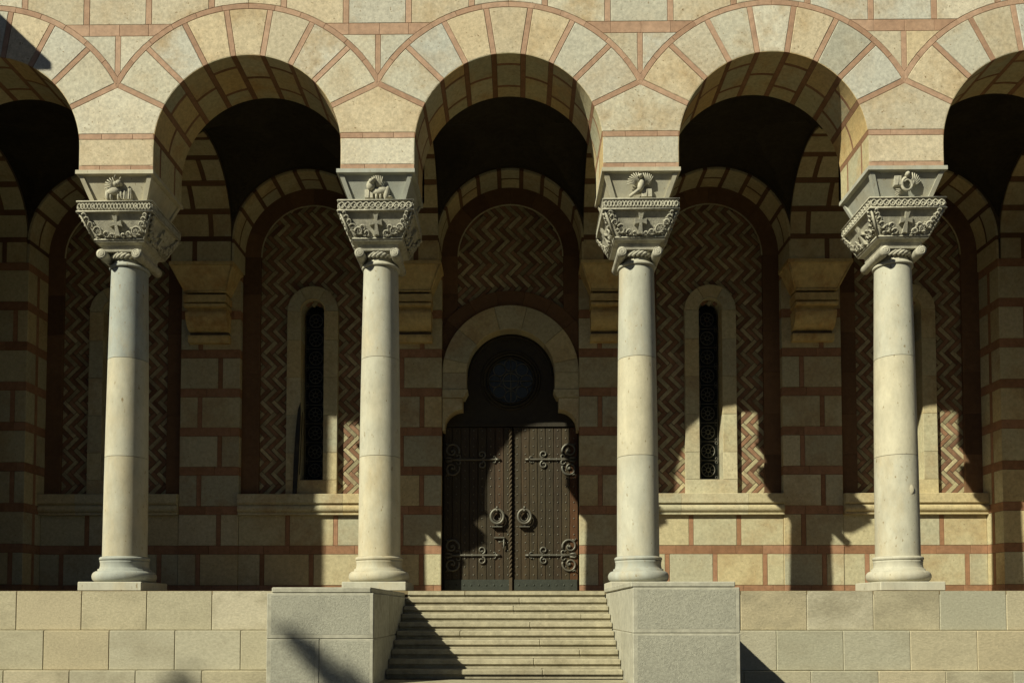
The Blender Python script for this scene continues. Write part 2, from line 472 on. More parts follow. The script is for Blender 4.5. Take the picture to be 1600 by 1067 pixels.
# red outer rings
for i, cx in enumerate(BAYX):
    ml, mr_ = MIDS[i], MIDS[i+1]; th = .092
    n = 14
    for k in range(n):
        a0 = R_(18) + R_(144)*k/n; a1 = R_(18) + R_(144)*(k+1)/n
        inn = [(cx + RE*math.cos(a0+(a1-a0)*t/4), ZE + RE*math.sin(a0+(a1-a0)*t/4)) for t in range(5)]
        out = [(cx + (RE+th)*math.cos(a0+(a1-a0)*t/4), ZE + (RE+th)*math.sin(a0+(a1-a0)*t/4)) for t in range(5)]
        p = out + inn[::-1]
        p = clip(p, 1, 0, mr_); p = clip(p, -1, 0, -ml) if p else p
        if len(p) >= 3: mb.stone(p, M_PINK, F0, gap=.002, ch=.004)
# spandrels over each column
ZH0, ZH1 = 9.50, 9.70               # horizontal red band
def ring_x(z, side_cx, sgn): return side_cx if z > ZE+RE+.092 else side_cx + sgn*math.sqrt(max(0, (RE+.092)**2 - (z-ZE)**2))
for i, X in enumerate(COLX):
    m_ = MIDS[i]
    cl = BAYX[i-1] if i > 0 else m_ - 2.23; cr = BAYX[i] if i < 5 else m_ + 2.23
    def region(z0, z1, xa=None, xb=None, n=14):
        L_, R2 = [], []
        for t in range(n+1):
            z = z0 + (z1-z0)*t/n
            a = ring_x(z, cl, 1); b = ring_x(z, cr, -1)
            if a > b: continue
            L_.append((a, z)); R2.append((b, z))
        p = L_ + R2[::-1]
        if xa is not None and p: p = clip(p, -1, 0, -xa)
        if xb is not None and p: p = clip(p, 1, 0, xb)
        return p
    zv = ZE + math.sqrt((RE+.092)**2 - (m_-cl)**2)
    for (a, b) in ((None, m_-.045), (m_+.045, None)):
        p = region(zv, ZH0, a, b)
        if len(p) >= 3: mb.stone(p, M_CREAM, F0)
    p = region(zv, ZH0, m_-.045, m_+.045)
    if len(p) >= 3: mb.stone(p, M_PINK, F0, gap=.002, ch=.004)
    for s0, s1 in ((-3, -.50), (-.50, .02), (.02, .52), (.52, 3)):
        p = region(ZH0, ZH1, m_+s0, m_+s1)
        if len(p) >= 3: mb.stone(p, M_PINK, F0, gap=.002, ch=.004)
    js = [m_-1.62, m_-.55, m_+.52, m_+1.60]
    e = [m_-2.3] + [q for j in js for q in (j-.05, j+.05)] + [m_+2.3]
    for k in range(0, len(e)-1):
        p = region(ZH1, 10.34, e[k], e[k+1], 40)
        red = k % 2 == 1
        if red: p2 = [(e[k], ZH1), (e[k+1], ZH1), (e[k+1], 10.35), (e[k], 10.35)]
        if len(p) >= 3: mb.stone(p, M_PINK if red else M_CREAM, F0, gap=.002 if red else .004)
# plain courses above the rings, out of frame but there
z = 10.343
for r_ in range(5):
    h = .20 if r_ % 2 == 0 else .66
    x = -14.0 + (r_*.37) % 1
    while x < 13.6:
        x2 = min(13.6, x + (1.07 if r_ % 2 else .6))
        mb.stone([(x,z), (x2,z), (x2,z+h), (x,z+h)], M_CREAM if r_ % 2 else M_PINK, F0); x = x2
    z += h
# springer stones over each column: red strip, block, red strip, pentagon
for i, X in enumerate(COLX):
    m_ = MIDS[i]
    xl = BAYX[i-1] + RA if i > 0 else X - 2.6
    xr = BAYX[i] - RA if i < 5 else X + 2.6
    def row(z0, z1, m, cuts=(), gap=.004):
        e = [xl] + [xl + (xr-xl)*c for c in cuts] + [xr]
        for k in range(len(e)-1):
            mb.stone([(e[k],z0), (e[k+1],z0), (e[k+1],z1), (e[k],z1)], m, F0, gap=gap, ch=.005)
    row(7.155, 7.240, M_PINK, (.28, .7) if i % 2 else (.33, .62), .002)
    row(7.240, 7.695, M_CREAM)
    row(7.695, 7.790, M_PINK, (.3, .72), .002)
    p = []
    if i < 5:
        cx = BAYX[i]; pi_ = ray_hit_int(cx, JA[-1], JT/2)
        A = norm_ang(pi_, cx); B = PI - math.asin((7.79-ZA)/RA)
        arc = [(cx + RA*math.cos(B+(A-B)*t/6), ZA + RA*math.sin(B+(A-B)*t/6)) for t in range(7)]
        rt_ = arc + [ray_hit_ext(cx, JA[-1], JT/2, MIDS[i], MIDS[i+1])]
    else: rt_ = [(xr, 7.79), (xr, 8.5)]
    if i > 0:
        cx = BAYX[i-1]; pi_ = ray_hit_int(cx, JA[0], -JT/2)
        A = norm_ang(pi_, cx); B = math.asin((7.79-ZA)/RA)
        arc = [(cx + RA*math.cos(B+(A-B)*t/6), ZA + RA*math.sin(B+(A-B)*t/6)) for t in range(7)]
        lt_ = arc + [ray_hit_ext(cx, JA[0], -JT/2, MIDS[i-1], MIDS[i])]
    else: lt_ = [(xl, 7.79), (xl, 8.5)]
    mb.stone(rt_ + lt_[::-1], M_CREAM, F0)
# cream course filler between ring end and neighbouring band (red triangle at each meeting point)
for i, m_ in enumerate(MIDS):
    mb.stone([(m_-.10, 8.60), (m_, 8.51), (m_+.10, 8.60), (m_, 8.80)], M_PINK, facing(.003), gap=.0, ch=.002)
mb.build('arcade_wall', church)

mb = MB()      # roof above the porch and body of the church behind
mb.box((-14.0, .05, ZT), (13.7, 9.0, ZT+.35), M_ROOF)
mb.box((-14.3, -.45, ZT+.351), (14.0, 9.0, ZT+.6), M_CREAM)
mb.build('roof', church)

# ------------------------------------------------------------ columns
def face_map(cx, cy, q):
    """q quarter turns; (s, d, z): s along the face, d inward from the axis outward distance"""
    ca, sa = round(math.cos(q*PI/2)), round(math.sin(q*PI/2))
    def f(s, d, z):
        x, y = s, -d
        return (cx + x*ca - y*sa, cy + x*sa + y*ca, z)
    return f
YC = .635
def capital(cx, var):
    mb = MB(); T = (rnd.random(), rnd.random(), rnd.random())
    # band, sloping bell, recess, plate
    mb.sqloft([(.335,5.878), (.345,5.912), (.335,5.917), (.355,5.975), (.43,6.01), (.435,6.025), (.415,6.03), (.60,6.435), (.625,6.44), (.625,6.62), (.60,6.63)], cx, YC, M_CARVE, T)
    z0, z1, h0, h1 = 6.03, 6.435, .415, .60
    def hw(z): return h0 + (h1-h0)*(z-z0)/(z1-z0)
    for q in range(4):
        F = face_map(cx, YC, q)
        def S(s, z, lift=.02): return F(s, hw(z) + lift, z)
        # rims of the sloping panel
        for sg in (-1, 1):
            mb.tube([S(sg*(hw(z)+.012), z, .016) for z in (z0, z1)], .017, M_CARVE, 5, T)
        mb.tube([S(-.43, 6.045, .016), S(.43, 6.045, .016)], .017, M_CARVE, 5, T)
        mb.tube([F(-.64, .642, 6.445), F(.64, .642, 6.445)], .016, M_CARVE, 5, T)
        mb.tube([F(-.64, .642, 6.618), F(.64, .642, 6.618)], .014, M_CARVE, 5, T)
        # interlace in the band
        n = 96
        for ph in (0, PI):
            if var % 2:
                pts = [F(-.62 + 1.24*t/n, .638, 6.53 + .052*math.sin(ph + 2*PI*11*t/n)) for t in range(n+1)]
            else:
                pts = [F(-.62 + 1.24*t/n, .638, 6.53 + .052*math.sin(ph + 2*PI*6*t/n)) for t in range(n+1)]
            mb.tube(pts, .0125, M_CARVE, 4, T)
        for k in range(7 if var % 2 else 12):
            s_ = -.55 + 1.1*k/((7 if var % 2 else 12)-1)
            mb.ell(F(s_, .635, 6.53), (.02, .012, .02), M_CARVE, 0, 6, T)
        if q == 2: continue
        # vine scrolls running up both edges and along the foot
        sc = [(.325, 6.15, .085), (.185, 6.105, .052), (.435, 6.25, .05), (.48, 6.325, .04), (.515, 6.385, .034), (.09, 6.09, .034)]
        if var % 2 == 0: sc = [(.30, 6.14, .07), (.395, 6.19, .062), (.16, 6.105, .05), (.45, 6.275, .042), (.495, 6.34, .036), (.525, 6.40, .03), (.225, 6.19, .045)]
        rv = random.Random(40+var*5+q)
        for (sx, sz, r) in sc:
            for sg in (-1, 1):
                e_ = rv.uniform(.8, 1.25); a_ = rv.uniform(-.5, .5)
                pts = []
                for t in range(19):
                    a = 2*PI*t/18*1.2 + (0 if sg > 0 else PI) + a_
                    rr = r*(1 - .75*t/18)
                    pts.append(S(sg*sx + rr*math.cos(a*sg)*e_, sz + rr*math.sin(a*sg), .05 - .02*t/18))
                mb.tube(pts, .017, M_CARVE, 5, T, r2=.010)
                n_ = 7 if r > .06 else 4
                for k in range(n_):                        # leaf fan spreading from the scroll
                    a = R_(-20 + 220*k/(n_-1)) + rv.uniform(-.15, .15)
                    mb.tube([S(sg*sx, sz - r*.6, .015), S(sg*(sx + r*.55*math.cos(a)), sz - r*.2 + r*.7*math.sin(a), .044), S(sg*(sx + r*1.05*math.cos(a)), sz - r*.3 + r*1.05*math.sin(a), .03)], .014, M_CARVE, 5, T, r2=.007)
                for k in range(4):                         # small curls between the scrolls
                    ox, oz = rv.uniform(-r, r), rv.uniform(-r*.9, r*.6); q0 = rv.uniform(0, 6)
                    if abs(sx+ox) > hw(sz+oz) - .02: continue
                    mb.tube([S(sg*(sx+ox) + .02*math.cos(q0+t*.7), sz+oz + .02*math.sin(q0+t*.7), .03) for t in range(7)], .009, M_CARVE, 4, T)
        # cross with splayed ends
        zc = 6.255
        def plate(pp, l0=.002, l1=.06):
            n_ = len(pp); vs = [S(a, b, l0) for a, b in pp] + [S(a, b, l1) for a, b in pp]
            mb.add(vs, [[n_+k for k in range(n_)]] + [(k, (k+1) % n_, n_+(k+1) % n_, n_+k) for k in range(n_)], M_CARVE, T)
        w_ = .018; e_ = .042
        plate([(-w_, zc+.015), (w_, zc+.015), (e_, zc+.13), (0, zc+.115), (-e_, zc+.13)])
        plate([(-e_, zc-.18), (0, zc-.165), (e_, zc-.18), (w_, zc+.014), (-w_, zc+.014)])
        plate([(w_+.001, zc-.012), (.105, zc-.035), (.095, zc+.015), (.105, zc+.055), (w_+.001, zc+.03)])
        plate([(-w_-.001, zc-.012), (-w_-.001, zc+.03), (-.105, zc+.055), (-.095, zc+.015), (-.105, zc-.035)])
    # scroll bolsters and twisted echinus
    for sg in (-1, 1):
        bx = cx + sg*.305; pts = [(bx, .19, 5.80), (bx, .26, 5.80), (bx, .5, 5.80), (bx, .77, 5.80), (bx, 1.01, 5.80), (bx, 1.07, 5.80)]
        mb.tube(pts, .083, M_CARVE, 20, T)
        for (y, d) in ((.195, -1), (1.075, 1)):
            mb.tube([(bx + (.076-.066*t/30)*math.cos(sg*2*PI*2.2*t/30+PI/2), y, 5.80 + (.076-.066*t/30)*math.sin(sg*2*PI*2.2*t/30+PI/2)) for t in range(31)], .010, M_CARVE, 5, T)
    n = 26
    for k in range(n):
        a = 2*PI*k/n
        pts = []
        for t in range(5):
            b = a + .26*(t-2)/2; zz = 5.835 + .045*(t-2)/2; rr = .292 + .02*(1-((t-2)/2)**2)
            pts.append((cx + rr*math.cos(b), YC + rr*math.sin(b), zz))
        mb.tube(pts, .028, M_CARVE, 5, T)
    mb.lathe([(.262,5.66), (.268,5.68), (.262,5.86), (.25,5.872)], cx, YC, M_CARVE, 32, T)
    return mb
def impost(cx):
    mb = MB(); T = rt()
    zb, zt, hb, ht = 6.66, 7.075, .455, .605
    mb.sqloft([(.45,zb), (hb,zb+.03), (hb-.01, zb+.032), (ht-.02,zt-.03), (ht-.01, zt-.001)], cx, YC, M_COL, T)
    def hw(z): return hb + (ht-hb)*(z-zb)/(zt-zb)
    for q in range(4):
        F = face_map(cx, YC, q)
        a0, a1 = hw(zb+.03), hw(zt)
        for sg in (-1, 1):          # flat ribs on the slanting edges
            e = .075
            p = [(sg*(a0+.02), zb+.031), (sg*(a0+.02-e), zb+.031), (sg*(a1+.02-e), zt-.002), (sg*(a1+.02), zt-.002)]
            vs = [F(s, hw(z)-.03, z) for s, z in p] + [F(s, hw(z)+.022, z) for s, z in p]
            mb.add(vs, [(4,5,6,7), (0,1,5,4), (1,2,6,5), (2,3,7,6), (3,0,4,7)], M_COL, T)
    mb.sqloft([(.47,zb-.03), (.49,zb+.01), (.49,zb+.04), (.47,zb+.045)], cx, YC, M_COL, T)
    mb.sqloft([(.62,zt+.0), (.665,zt+.012), (.665,zt+.078), (.655,zt+.0795)], cx, YC, M_COL, T)
    return mb
def fig(cx, kind):
    """small winged relief on the front of an impost block"""
    mb = MB(); T = rt(); m = M_CARVE
    def y(z): return YC - (.455 + .15*(z-6.66)/.415) - .005
    def E(x, z, rx, rz, rot=0, d=.045, dy=0): mb.ell((cx+x, y(z)-.01-dy, z), (rx*1.08, d*1.2, rz*1.05), m, rot, 12, T)
    def fan(x, z, l, a0, a1, n, r=.015):
        for k in range(n):
            a = a0 + (a1-a0)*k/(n-1)
            mb.tube([(cx+x, y(z)-.02, z), (cx+x+l*.6*math.cos(a), y(z+l*.6*math.sin(a))-.045, z+l*.6*math.sin(a)),
                     (cx+x+l*math.cos(a+.18), y(z+l*math.sin(a))-.03, z+l*math.sin(a+.18))], r, m, 5, T, r2=r*.6)
    def bk(x0, x1, z0, z1):
        mb.box((cx+x0, y(z0)-.07, z0), (cx+x1, y(z0)+.03, z1), m, T, .006)
        mb.tube([(cx+(x0+x1)/2, y(z0)-.075, z0+.01), (cx+(x0+x1)/2, y(z0)-.075, z1-.01)], .008, m, 5, T)
    b = 6.70
    if kind == 0:        # winged ox behind scrolls
        E(-.06, b+.15, .12, .07, .1); E(-.17, b+.09, .04, .10, .1); E(-.11, b+.06, .028, .075); E(.02, b+.06, .028, .08); E(.07, b+.08, .028, .08, .2)
        E(.05, b+.26, .05, .05, .3, .06); E(.0, b+.24, .04, .05, .5, .05, .01)
        mb.tube([(cx+.03, y(b+.3)-.05, b+.30), (cx-.0, y(b+.34)-.05, b+.34), (cx+.02, y(b+.36)-.05, b+.365)], .012, m, 5, T)
        mb.tube([(cx+.08, y(b+.3)-.05, b+.30), (cx+.11, y(b+.34)-.05, b+.33)], .012, m, 5, T)
        fan(-.03, b+.17, .17, R_(85), R_(170), 6); bk(.10, .165, b, b+.17); bk(.18, .245, b, b+.19)
    elif kind == 1:      # winged lion with a book
        E(.06, b+.13, .14, .07, .15); E(.17, b+.10, .05, .12, -.15); E(.15, b+.05, .03, .07); E(.22, b+.03, .05, .02); E(.07, b+.06, .027, .08); E(.0, b+.06, .027, .08)
        E(-.09, b+.21, .075, .085, -.2, .06); E(-.075, b+.25, .05, .05, 0, .07, .02); E(-.03, b+.28, .03, .025, .2, .05, .03)
        fan(.03, b+.15, .20, R_(55), R_(110), 6); bk(-.20, -.06, b, b+.15)
    elif kind == 2:      # eagle with spread wings on a book
        E(.01, b+.20, .06, .11, -.2, .06); E(-.01, b+.32, .04, .035, 0, .06, .01)
        mb.tube([(cx-.03, y(b+.32)-.06, b+.325), (cx-.07, y(b+.31)-.06, b+.30)], .014, m, 5, T, r2=.004)
        fan(-.05, b+.19, .19, R_(80), R_(170), 8); fan(.08, b+.19, .18, R_(95), R_(35), 6)
        mb.tube([(cx-.02, y(b+.1)-.05, b+.12), (cx-.18, y(b)-.05, b+.01)], .03, m, 6, T); bk(.02, .20, b, b+.14)
    else:                # coiled winged figure holding a tablet
        mb.tube([(cx+.02 + .11*math.cos(t*.42)*(1-t*.02), y(b+.17)-.045, b+.17 + .13*math.sin(t*.42)*(1-t*.02)) for t in range(22)], .03, m, 7, T, r2=.018)
        E(.01, b+.33, .04, .045, 0, .06); fan(.07, b+.15, .2, R_(15), R_(75), 6); fan(-.04, b+.06, .13, R_(200), R_(150), 4); bk(-.2, -.08, b+.15, b+.32)
    return mb
# entasis shaft
def shaft_r(z): t = (z-.6)/(5.6-.6); return .364 - .010*t - .050*t**1.8
LABC = ['column with a greyish upper drum below a winged ox relief', 'column below a winged lion relief, left of the stairs',
        'column below an eagle relief, right of the stairs', 'column below a coiled winged figure, with a round pale patch near its foot']
for i, X in enumerate(COLX):
    mb = MB()
    dr = [(.60, 2.325), (2.325, 4.04), (4.04, 5.63)]
    greys = {1: (.78, .45, 1.0), 2: (.62, .4, .3), 3: (.3, .66, .85), 4: (.45, .62, .3)}.get(i, (.3, .5, .6))
    for k, (a, b) in enumerate(dr):
        T = (greys[k], rnd.random(), rnd.random())
        pr = [(shaft_r(a+.004+(b-a-.008)*t/8), a+.004+(b-a-.008)*t/8) for t in range(0, 9)]
        mb.lathe(pr, X, YC, M_COL, 64, T)
    mb.lathe([(.30,.5),(.30,5.64)], X, YC, M_MORTAR, 24)
    T = (greys[2], .3, .3)
    mb.lathe([(.30,5.632), (.328,5.640), (.335,5.66), (.326,5.685), (.30,5.70), (.294,5.703), (.294,5.712), (.270,5.73), (.264,5.78)], X, YC, M_COL, 56, T)
    if i == 4: mb.ell((X+.08, YC-math.sqrt(shaft_r(1.7)**2-.08**2)+.009, 1.72), (.07, .013, .09), M_COL, 0, 14, (.66, .1, .2))
    col = mb.build('column', church, label=(LABC[i-1] if 1 <= i <= 4 else None))
    mb = MB(); T = (rnd.random(), rnd.random(), rnd.random())
    pr = []
    def arc(rc, zc, r, a0, a1, n=8): return [(rc + r*math.cos(R_(a0+(a1-a0)*t/n)), zc + r*math.sin(R_(a0+(a1-a0)*t/n))) for t in range(n+1)]
    pr = [(.44,.157)] + [(.44 + .083*math.cos(R_(a)), .255 + .095*math.sin(R_(a))) for a in range(-80, 91, 17)]
    pr += [(.432,.352), (.432,.385), (.405,.392), (.398,.42), (.392,.46), (.396,.50), (.404,.525)]
    pr += [(.378 + .034*math.cos(R_(a)), .562 + .034*math.sin(R_(a))) for a in range(-80, 91, 20)] + [(.366,.60), (.36,.605)]
    mb.lathe(pr, X, YC, M_COL, 64, T)
    mb.build('base', col)
    mb = MB(); mb.box((X-.54, YC-.56, .002), (X+.54, YC+.52, .156), M_COL, None, .012); mb.build('plinth', col)
    capital(X, i).build('capital', col)
    impost(X).build('impost_block', col)
    fig(X, (i-1) % 4).build('relief_figure', col, label=['winged ox relief', 'winged lion relief', 'eagle relief', 'coiled winged figure relief'][(i-1) % 4])

# ------------------------------------------------------------ vault arches from the columns back to the wall
RT = (YF-TH)/2; YM = (YF+TH)/2; ZTR = 7.76
for i, X in enumerate(COLX):
    px0, px1 = (X-.64, X+.64) if 0 < i < 5 else (X-.64, X+.64)
    cxp = [(a+b)/2 for a, b in PIERS][i] if 0 < i < 5 else X
    mb = MB(); W = 1.27
    def tm(u, v, w_, x0=cxp-W/2):
        L = PI*RT; low = ZTR-7.245
        if u < 0: return (x0+v, YF + w_, ZTR+u)
        if u > L: return (x0+v, TH + .002, ZTR-(u-L))
        a = u/RT; return (x0+v, max(TH + .002, YM + (RT+w_)*math.cos(a)), ZTR + (RT+w_)*math.sin(a))
    L = PI*RT; u = -(ZTR-7.245); us = [u]; u += .50
    while u < L + .3: us.append(u); u += .565
    us.append(L + (ZTR-7.16))
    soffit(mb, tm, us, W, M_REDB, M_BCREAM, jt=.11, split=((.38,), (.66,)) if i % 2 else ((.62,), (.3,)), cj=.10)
    vs = []; N = 40
    for s_ in (0, W):
        for w_ in (.03, .45):
            for t in range(N+1): vs.append(tm(us[0] + (us[-1]-us[0])*t/N, s_, w_))
    n1 = N+1; fs = []
    for t in range(N):
        fs += [(t, t+1, n1+t+1, n1+t), (2*n1+t, 3*n1+t, 3*n1+t+1, 2*n1+t+1), (t, 2*n1+t, 2*n1+t+1, t+1), (n1+t, n1+t+1, 3*n1+t+1, 3*n1+t)]
    mb.add(vs, fs, M_MORTAR)
    mb.build('transverse_arch', church)

# ------------------------------------------------------------ vaults
for i, cx in enumerate(BAYX):
    mb = MB(); n = 36; hx = 1.60; x0, x1 = cx-hx, cx+hx; y0, y1 = TH-.02, YF+.02
    vs = []
    for a in range(n+1):
        for b in range(n+1):
            x = x0 + (x1-x0)*a/n; y = y0 + (y1-y0)*b/n
            h1 = ZB + math.sqrt(max(0, 1.64**2 - (x-cx)**2)); h2 = ZTR + math.sqrt(max(0, 1.47**2 - (y-YM)**2))
            vs.append((x, y, max(h1, h2)))
    fs = [(a*(n+1)+b, a*(n+1)+b+1, (a+1)*(n+1)+b+1, (a+1)*(n+1)+b) for a in range(n) for b in range(n)]
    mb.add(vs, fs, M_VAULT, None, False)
    mb.build('vault', church)

# ------------------------------------------------------------ back wall: piers
for i, (a, b) in enumerate(PIERS):
    big = i in (0, 5); mb = MB(); yf = YF if big else YP; zt = 7.24 if big else 5.62
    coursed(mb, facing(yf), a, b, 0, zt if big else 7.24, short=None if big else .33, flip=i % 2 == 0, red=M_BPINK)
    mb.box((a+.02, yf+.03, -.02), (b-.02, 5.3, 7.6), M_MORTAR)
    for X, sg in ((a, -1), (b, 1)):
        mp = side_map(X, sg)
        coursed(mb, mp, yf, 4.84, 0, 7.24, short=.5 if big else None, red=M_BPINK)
    mb.build('pier', church)

# back lower walls, sills, borders, panels, windows
PAN = M_REDB
def herring(mb, xa, xb, za, zb, Y, cut=None):
    W = .0955; n = 4; s2 = math.sqrt(.5); gap = .004
    def to(u, v): return ((u+v)*s2*W + (xa+xb)/2, (v-u)*s2*W + za)
    mp = facing(Y)
    span = int((zb-za + xb-xa)/W) + 6
    for y in range(-span, span):
        for x in range(-span, span):
            s = (x-y) % (2*n)
            if s == 0: pts = [(x,y), (x+n,y), (x+n,y+1), (x,y+1)]; k = (x+y)//2
            elif s == 2*n-1: pts = [(x,y), (x+1,y), (x+1,y+n), (x,y+n)]; k = (x+y-1)//2
            else: continue
            q = [to(u, v) for u, v in pts]
            if max(p[0] for p in q) < xa or min(p[0] for p in q) > xb or max(p[1] for p in q) < za or min(p[1] for p in q) > zb: continue
            for (A, B, Cc) in ((-1,0,-xa), (1,0,xb), (0,-1,-za), (0,1,zb)): q = clip(q, A, B, Cc) if q else q
            if len(q) < 3 or abs(area(q)) < .0006: continue
            if len(q) == 4: q = [(a_+rnd.uniform(-.005, .005), b_+rnd.uniform(-.005, .005)) for a_, b_ in q]
            if cut and cut(sum(p[0] for p in q)/len(q), sum(p[1] for p in q)/len(q)): continue
            mb.stone(q, M_BRICKL if k % 2 else M_BRICKP, lambda u, v, w_, j=rnd.uniform(-.006, .006): (u, Y+w_+j, v), depth=.04, gap=rnd.uniform(.003, .009), ch=.005)
BW = .0   # border
for i, cx in enumerate(BAYX):
    xa, xb = PIERS[i][1], PIERS[i+1][0]; c = (xa+xb)/2; hb = (xb-xa)/2; door = i == 2
    # blind arch soffit
    mb = MB(); w_y = 4.83-YF; low = ZB-7.24
    mp = soffit_map(c, RB, ZB, YF, low)
    L = PI*RB; us = [-low, .0+.02] + [R_(x)*RB for x in (27, 45, 63, 81, 99, 117, 135, 153)] + [L-.02, L+low]
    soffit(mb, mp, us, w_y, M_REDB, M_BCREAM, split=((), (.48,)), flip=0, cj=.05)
    vs = []
    for t in range(41):
        a = PI*t/40
        for r in (RB+.03, RB+.6): vs.append((c + r*math.cos(a), YF+.03, ZB + r*math.sin(a)))
    mb.add(vs, [(2*t, 2*t+2, 2*t+3, 2*t+1) for t in range(40)], M_MORTAR)
    vs = []
    for t in range(41):
        a = PI*t/40
        for y in (YF+.03, 4.9): vs.append((c + (RB+.03)*math.cos(a), y, ZB + (RB+.03)*math.sin(a)))
    mb.add(vs, [(2*t, 2*t+1, 2*t+3, 2*t+2) for t in range(40)], M_MORTAR)
    # springer fronts beside the arch, above the corbels
    if 0 < i: pass
    mb.build('blind_arch', church)
    # red border arch
    mb = MB(); Yb = 4.83; RI = 1.19; ZI = 7.66; F = facing(Yb)
    zs = 2.25 if not door else 5.4
    edges = [zs, 3.15, 4.05, 5.0, 5.9, 6.8, ZI] if not door else [5.4, 5.95, 6.8, ZI]
    for sg in (-1, 1):
        for k in range(len(edges)-1):
            x0, x1 = sorted((c + sg*RI, c + sg*(hb+.05)))
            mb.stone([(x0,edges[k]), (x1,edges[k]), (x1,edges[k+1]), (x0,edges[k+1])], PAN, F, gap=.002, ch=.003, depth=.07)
    n = 8
    for k in range(n):
        a0, a1 = PI*k/n, PI*(k+1)/n
        inn = [(c + RI*math.cos(a0+(a1-a0)*t/5), ZI + RI*math.sin(a0+(a1-a0)*t/5)) for t in range(6)]
        out = [(c + (RB+.1)*math.cos(a0+(a1-a0)*t/5), ZI + (RB+.1)*math.sin(a0+(a1-a0)*t/5)) for t in range(6)]
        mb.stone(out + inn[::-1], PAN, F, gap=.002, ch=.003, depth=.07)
    mb.tube([(c + (RI-.008)*math.cos(PI*t/40), Yb+.01, ZI + (RI-.008)*math.sin(PI*t/40)) for t in range(41)], .017, M_BCREAM, 6)
    mb.build('panel_border', church)
    # herringbone panel
    mb = MB(); Yh = 4.90
    if door:
        cutf = lambda x, z: math.hypot(x-c, z-4.98) < 1.6 or math.hypot(x-c, max(0, z-ZI)) > RI+.12
        herring(mb, c-RI-.05, c+RI+.05, 5.6, 8.95, Yh, cutf)
    else:
        cutf = lambda x, z: (abs(x-c) < .42 and 2.3 < z < 6.5) or math.hypot(x-c, max(0, z-ZI)) > RI+.12
        herring(mb, c-RI-.05, c+RI+.05, 2.2, 8.95, Yh, cutf)
    def backing(x0, x1, z0, z1): mb.add([(x0,Yh+.012,z0), (x1,Yh+.012,z0), (x1,Yh+.012,z1), (x0,Yh+.012,z1)], [(0,1,2,3)], M_MORTAR)
    if door: backing(c-hb-.05, c+hb+.05, 6.3, 9.3)
    else:
        backing(c-hb-.05, c-.30, 2.0, 9.3); backing(c+.30, c+hb+.05, 2.0, 9.3); backing(c-.30, c+.30, 6.72, 9.3); backing(c-.30, c+.30, 2.0, 2.55)
    mb.build('herringbone_panel', church)
    if door: continue
    # wall under the sill
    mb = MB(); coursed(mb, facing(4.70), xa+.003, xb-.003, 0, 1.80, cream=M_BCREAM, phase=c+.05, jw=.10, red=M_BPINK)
    mb.box((xa, 4.74, -.01), (xb, 5.0, 2.0), M_MORTAR); mb.build('lower_wall', church)
    # sill: slab over a roll
    mb = MB(); T = rt()
    pr = [(4.57,2.25), (4.56,2.24), (4.56,2.045), (4.575,2.035), (4.60,2.03), (4.60,2.015)]
    pr += [(4.64 - .075*math.cos(R_(a)), 1.925 + .085*math.sin(R_(a))) for a in range(80, -81, -16)] + [(4.625,1.83), (4.61,1.825), (4.61,1.79), (4.68,1.785), (4.72,1.784)]
    pr = [(4.92,2.262)] + pr + [(4.92,1.784)]
    cuts = [xa+.004, c-.72, c+.75, xb-.004]
    for k in range(3):
        x0, x1 = cuts[k]+.002, cuts[k+1]-.002; n = len(pr)
        mb.add([(x0,y,z) for y, z in pr] + [(x1,y,z) for y, z in pr], [(j, (j+1) % n, n+(j+1) % n, n+j) for j in range(n)] + [list(range(n))[::-1], [n+j for j in range(n)]], M_BCREAM)
    mb.build('window_sill', church)
    # window
    xc = c
    mb = MB(); Yw = 4.78; ro, ri, zc = .575, .258, 6.405; Fw = facing(Yw)
    zj = [2.59, 3.2, 4.05, 4.9, 5.75, zc]
    for sg in (-1, 1):
        for k in range(len(zj)-1):
            x0, x1 = sorted((xc+sg*ri, xc+sg*ro))
            mb.stone([(x0,zj[k]), (x1,zj[k]), (x1,zj[k+1]), (x0,zj[k+1])], M_BCREAM, Fw, depth=.13, gap=.003)
            mp = side_map(xc+sg*ri, -sg)
            mb.stone([(Yw+.006,zj[k]), (5.20,zj[k]), (5.20,zj[k+1]), (Yw+.006,zj[k+1])], M_BCREAM, mp, depth=.03, gap=.001, ch=.001)
    for (a0, a1) in ((0, 60), (60, 120), (120, 180)):
        inn = [(xc + ri*math.cos(R_(a0+(a1-a0)*t/8)), zc + ri*math.sin(R_(a0+(a1-a0)*t/8))) for t in range(9)]
        out = [(xc + ro*math.cos(R_(a0+(a1-a0)*t/8)), zc + ro*math.sin(R_(a0+(a1-a0)*t/8))) for t in range(9)]
        mb.stone(out + inn[::-1], M_BCREAM, Fw, depth=.13, gap=.003)
    mb.patch(0, PI*ri, .006, .42, M_BCREAM, soffit_map(xc, ri, zc, Yw, 0), nu=14, depth=.03, gap=0)
    mb.tube([(xc + (ri+.015)*math.cos(PI*t/24), Yw+.002, zc + (ri+.015)*math.sin(PI*t/24)) for t in range(25)], .016, M_BCREAM, 6)
    mb.stone([(xc-ro,2.265), (xc+ro,2.265), (xc+ro,2.59), (xc-ro,2.59)], M_BCREAM, Fw, depth=.13, gap=.003)
    mb.add([(xc-ri,Yw+.01,2.588), (xc+ri,Yw+.01,2.588), (xc+ri,5.2,2.62), (xc-ri,5.2,2.62)], [(0,1,2,3)], M_BCREAM)
    mb.box((xc-ro+.02, Yw+.12, 2.27), (xc-ri-.031, 5.2, 6.4), M_MORTAR); mb.box((xc+ri+.031, Yw+.12, 2.27), (xc+ro-.02, 5.2, 6.4), M_MORTAR)
    win = mb.build('window', church, label=['arched slit window partly hidden behind the first column', 'arched slit window left of the door',
        '', 'arched slit window right of the door', 'arched slit window partly hidden behind the last column'][i])
